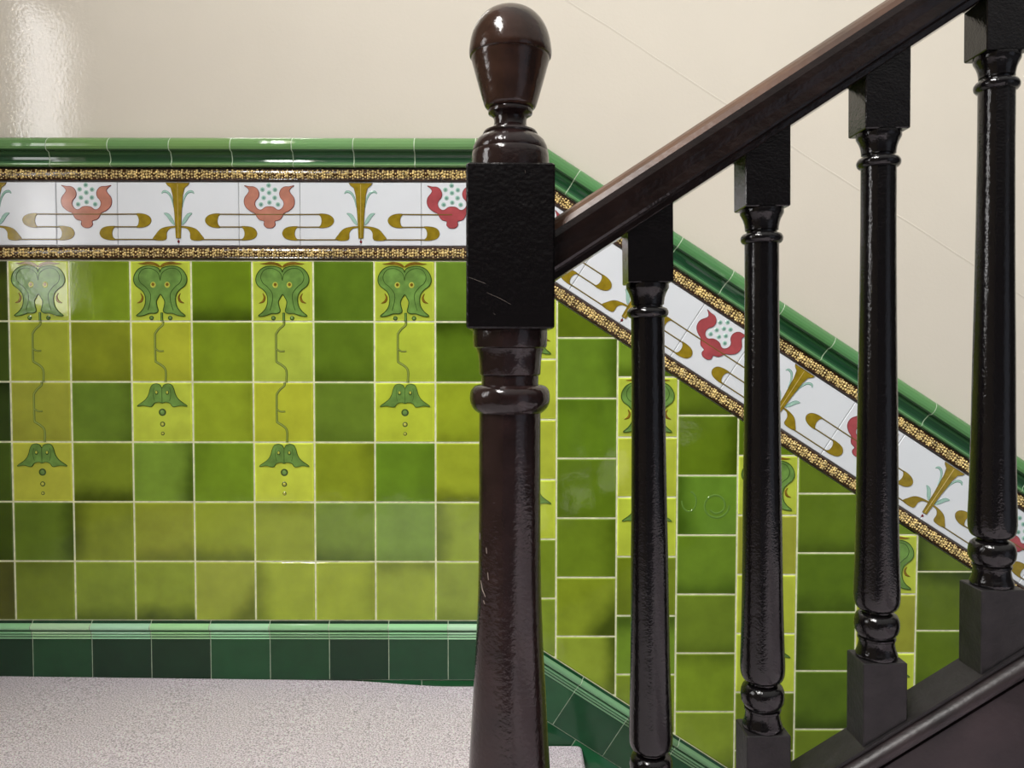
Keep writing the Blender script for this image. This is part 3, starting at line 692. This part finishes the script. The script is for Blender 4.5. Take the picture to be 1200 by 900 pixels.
# newel post, standing on the lower floor beside the landing edge
nz0 = H0-1.02
p0 = BW(-.0026, 0, 0)
nw = empty('newel_post', (p0[0], p0[1], nz0), YAW); tag(nw, 'stout dark brown turned newel post with a ball finial', 'newel post')
zz = lambda z: z+H0-nz0
mb = MB()
ball = [(.0002, .4240), (.010, .4232), (.020, .4200), (.030, .4145), (.0385, .4060), (.0450, .3950), (.0488, .3830), (.0505, .3720), (.0508, .3660), (.0500, .3625)]
cup = [(.0482, .3615), (.0478, .3580), (.0455, .3500), (.0420, .3370), (.0372, .3200), (.0330, .3060), (.0312, .3020), (.0295, .3005), (.0272, .2995)]
lathe(mb, [(r, zz(z)) for r, z in sm_prof(ball)+sm_prof(cup)], 64); mb.build('finial', M['ball'], nw, smooth=True, auto=28)
mb = MB()
neck = [(.0265, .2995), (.0275, .2965), (.0272, .2935), (.0235, .2915), (.0205, .2880), (.0198, .2830), (.0205, .2785), (.0235, .2755), (.0262, .2740), (.0268, .2738), (.0325, .2715), (.0338, .2690), (.0330, .2668), (.0360, .2655), (.0420, .2600), (.0455, .2530), (.0465, .2480), (.0462, .2470), (.0470, .2460), (.0478, .2400), (.0480, .2300), (.0480, .2222)]
lathe(mb, [(r, zz(z)) for r, z in neck], 64); mb.build('finial_neck', M['newel'], nw, smooth=True, auto=32)
mb = MB(); block(mb, .1046, .1046, zz(.0278), zz(.2224), bev=.0022); 
def nick(mb, pts, wd):          # pale scratch or chip in the varnish, (x, z, surface y)
    n = len(pts); vs = []
    for i, (x, z, y) in enumerate(pts):
        a, b = pts[max(i-1, 0)], pts[min(i+1, n-1)]; dx, dz = b[0]-a[0], b[1]-a[1]; l = math.hypot(dx, dz) or 1
        h = wd/2*(.25+.75*math.sin(math.pi*(i+.4)/(n-.2))); nx, nz = -dz/l*h, dx/l*h
        vs += [(x+nx, y+.0003, z+nz), (x, y-.00025, z), (x-nx, y+.0003, z-nz)]
    mb.add(vs, [(3*i+k, 3*i+k+1, 3*i+k+4, 3*i+k+3) for i in range(n-1) for k in (0, 1)], 1)
for P in ([(-.049, .088), (-.040, .0845), (-.029, .0805)], [(-.028, .0700), (-.014, .0640), (.001, .0560)], [(.017, .2130), (.0175, .2095)], [(-.020, .046), (-.018, .044)]):
    nick(mb, [(x, zz(z), -.0523) for x, z in P], .0007)
mb.build('square_block', [M['crackle'], M['scratch']], nw)
mb = MB()
col = [(.0462, .0278), (.0466, .0250), (.0462, .0090), (.0455, .0060), (.0425, .0045), (.0402, -.0020), (.0388, -.0120), (.0383, -.0270), (.0375, -.0285), (.0358, -.0295), (.0356, -.0410)]
lathe(mb, [(r, zz(z)) for r, z in col], 64)
mb.build('collar', M['newel'], nw, smooth=True, auto=32)
mb = MB()
tor = sm_prof([(.0400, -.0410), (.0455, -.0435), (.0492, -.0490), (.0502, -.0570), (.0490, -.0650), (.0450, -.0715), (.0395, -.0760)])
lathe(mb, [(r, zz(z)) for r, z in tor], 64); mb.build('ring', M['newel'], nw, smooth=True, auto=50)
mb = MB()
sh = sm_prof([(.0385, -.0760), (.0386, -.1000), (.0387, -.1800), (.0392, -.2500), (.0400, -.3000), (.0418, -.3500), (.0440, -.3950), (.0466, -.4400), (.0492, -.4850), (.0518, -.5300), (.0535, -.5700), (.0530, -.6000), (.0490, -.6250), (.0420, -.6400)])
lathe(mb, [(r, zz(z)) for r, z in sh+[(.0420, -.6450), (.0500, -.6480), (.0515, -.6560), (.0500, -.6640), (.0470, -.6660), (.0470, -.6900)]], 72)
for P in ([(-.0290, -.2400), (-.0284, -.2470)], [(-.0272, -.2700), (-.0262, -.2790)], [(-.0360, -.2830), (-.0340, -.2930), (-.0300, -.3010)], [(-.0325, -.3060), (-.0310, -.3100)], [(-.0120, -.3800), (-.0105, -.3830)], [(-.0372, -.2250), (-.0371, -.2330)]):
    q = []
    for x, z in P:
        r_ = .0386 if z > -.2 else .0386+(-z-.2)*.0225; q.append((x, zz(z), -math.sqrt(max(1e-6, r_*r_-x*x))-.0003))
    nick(mb, q, .0014)
mb.build('shaft', [M['newel'], M['scratch']], nw, smooth=True, auto=40)
mb = MB(); block(mb, .1046, .1046, 0, zz(-.690), bev=.0022); mb.build('base_block', M['worn'], nw)
# handrail
RS = .657
def zrail(s): return .2751+RS*(s-.3369)
mb = MB()
rp = [(-.0245, 0), (-.0262, .0015), (-.0268, .0085), (-.0290, .0100), (-.0325, .0115), (-.0338, .0150), (-.0336, .0280), (-.0350, .0400), (-.0352, .0500), (-.0338, .0590), (-.0295, .0670), (-.0230, .0725), (-.0130, .0765), (0, .0782)]
rp = rp+[(-a, b) for a, b in rp[::-1][1:]]
s0, s1 = .0500, 1.25; n = len(rp); vs = []
for s_ in (s0, s1):
    for a, b in rp: vs.append(BW(s_, a, zrail(s_)+b))
for i in range(n): mb.add([vs[i], vs[(i+1) % n], vs[n+(i+1) % n], vs[n+i]], [(0, 1, 2, 3)], 1 if min(rp[i][1], rp[(i+1) % n][1]) > .0585 else 0)
mb.add(vs, [tuple(range(n))[::-1], tuple(range(n, 2*n))])
hr = mb.build('handrail', [M['rail'], M['rail_top']], smooth=True, auto=30); tag(hr, 'dark varnished wooden handrail sloping up to the right from the newel post', 'handrail')
# string with its capping
SS = .630
def zst(s): return -.4425+SS*(s-.52)
st = empty('stair_string', BW(.0500, 0, zst(.05)-.36), 0); tag(st, 'dark closed stair string carrying the balusters', 'stair string')
inv = Matrix.Translation(st.location).inverted()
def sweep(name, prof, mat, s0=.0500, s1=1.25, auto=30):
    mb = MB(); n = len(prof); vs = []
    for s_ in (s0, s1):
        for a, b in prof: vs.append(inv @ Vector(BW(s_, a, zst(s_)+b)))
    mb.add(vs, [(i, (i+1) % n, n+(i+1) % n, n+i) for i in range(n)]+[tuple(range(n))[::-1], tuple(range(n, 2*n))])
    return mb.build(name, mat, st, smooth=True, auto=auto)
sweep('capping', [(-.0270, -.0044), (-.0284, -.0042), (-.0286, -.0006), (-.0284, 0), (.0270, 0), (.0285, -.0015), (.0285, -.0044)], M['worn'])
sweep('moulding', [(-.0255, -.0045), (-.0262, -.0075), (-.0300, -.0082), (-.0350, -.0110), (-.0385, -.0165), (-.0392, -.0220), (-.0375, -.0275), (-.0335, -.0310), (-.0290, -.0320), (-.0285, -.0360), (.024, -.0360), (.024, -.0045)], M['string'])
sweep('face_board', [(-.0290, -.0362), (-.0318, -.0366), (-.0325, -.0390), (-.0325, -.36), (.0230, -.36), (.0230, -.0362)], M['string'])
# balusters
spin = [(.0262, .6595), (.0265, .6555), (.0262, .6535), (.0248, .6510), (.0228, .6470), (.0212, .6420), (.0203, .6360), (.0202, .6335), (.0186, .6325), (.0183, .6305), (.0200, .6298),
        (.0235, .6285), (.0254, .6255), (.0258, .6230), (.0252, .6200), (.0232, .6175), (.0207, .6165)]
shaft = [(.0205, .6165), (.0207, .5500), (.0214, .4700), (.0224, .3900), (.0238, .3050), (.0250, .2100), (.0264, .1500), (.0275, .1180), (.0275, .1060), (.0264, .0980), (.0235, .0930), (.0195, .0910)]
ft = [(.0168, .0600), (.0170, .0582), (.0205, .0570), (.0245, .0540), (.0266, .0490), (.0273, .0425), (.0266, .0355), (.0240, .0305), (.0214, .0272), (.0212, .0266), (.0228, .0260), (.0229, .0238), (.0217, .0228), (.0214, .0190), (.0222, .0130), (.0240, .0075), (.0250, .0045), (.0249, .0012), (.0240, .0001)]
HB = .089
top_of_ft = ft[0][1]
def rem(z):     # stretch so z=.0910 lands on the foot top while z=.6165 stays
    return top_of_ft+.0010+(z-.0910)*(.6165-top_of_ft-.0010)/(.6165-.0910)
prof = [(r, z) for r, z in spin]+[(r, rem(z)) for r, z in smooth_loop(shaft[1:], closed=False, sub=3)]+ft
prof = [(r, z+HB) for r, z in prof]
labels = ['black turned baluster nearest the newel post, its foot below the picture', 'second black turned baluster out from the newel post',
          'third black turned baluster out from the newel post, whole base block in view', 'black turned baluster at the right edge of the picture']
proto = None
def copy_tree(o, parent=None):
    c = o.copy(); C.objects.link(c); c.parent = parent
    for ch in list(o.children): copy_tree(ch, c)
    return c
def make_baluster():
    r = empty('baluster', (0, 0, 0))
    mb = MB(); block(mb, .0552, .049, HB+.6595, HB+.6595+.0805, 0, RS, .0012); mb.build('top_block', M['black'], r)
    mb = MB(); lathe(mb, prof, 48); mb.build('spindle', M['black'], r, smooth=True, auto=38)
    mb = MB(); block(mb, .0552, .049, .0005, HB, SS, 0, .0012); mb.build('base_block', M['worn'], r)
    return r
for i, s_ in enumerate((.1687, .3105, .455, .6005)):
    r = make_baluster() if i == 0 else copy_tree(proto)
    if i == 0: proto = r
    sb = s_+.0106+.0014
    zb = zst(sb); ztb = -.0247+.6521*s_
    r.matrix_world = Matrix.Translation(BW(sb, 0, zb)) @ Matrix.Rotation(YAW, 4, 'Z') @ Matrix.Rotation(-.0161, 4, 'Y') @ Matrix.Diagonal((1, 1, (ztb-zb)/(HB+.6595), 1))
    tag(r, labels[i], 'baluster', 'turned balusters under the handrail')
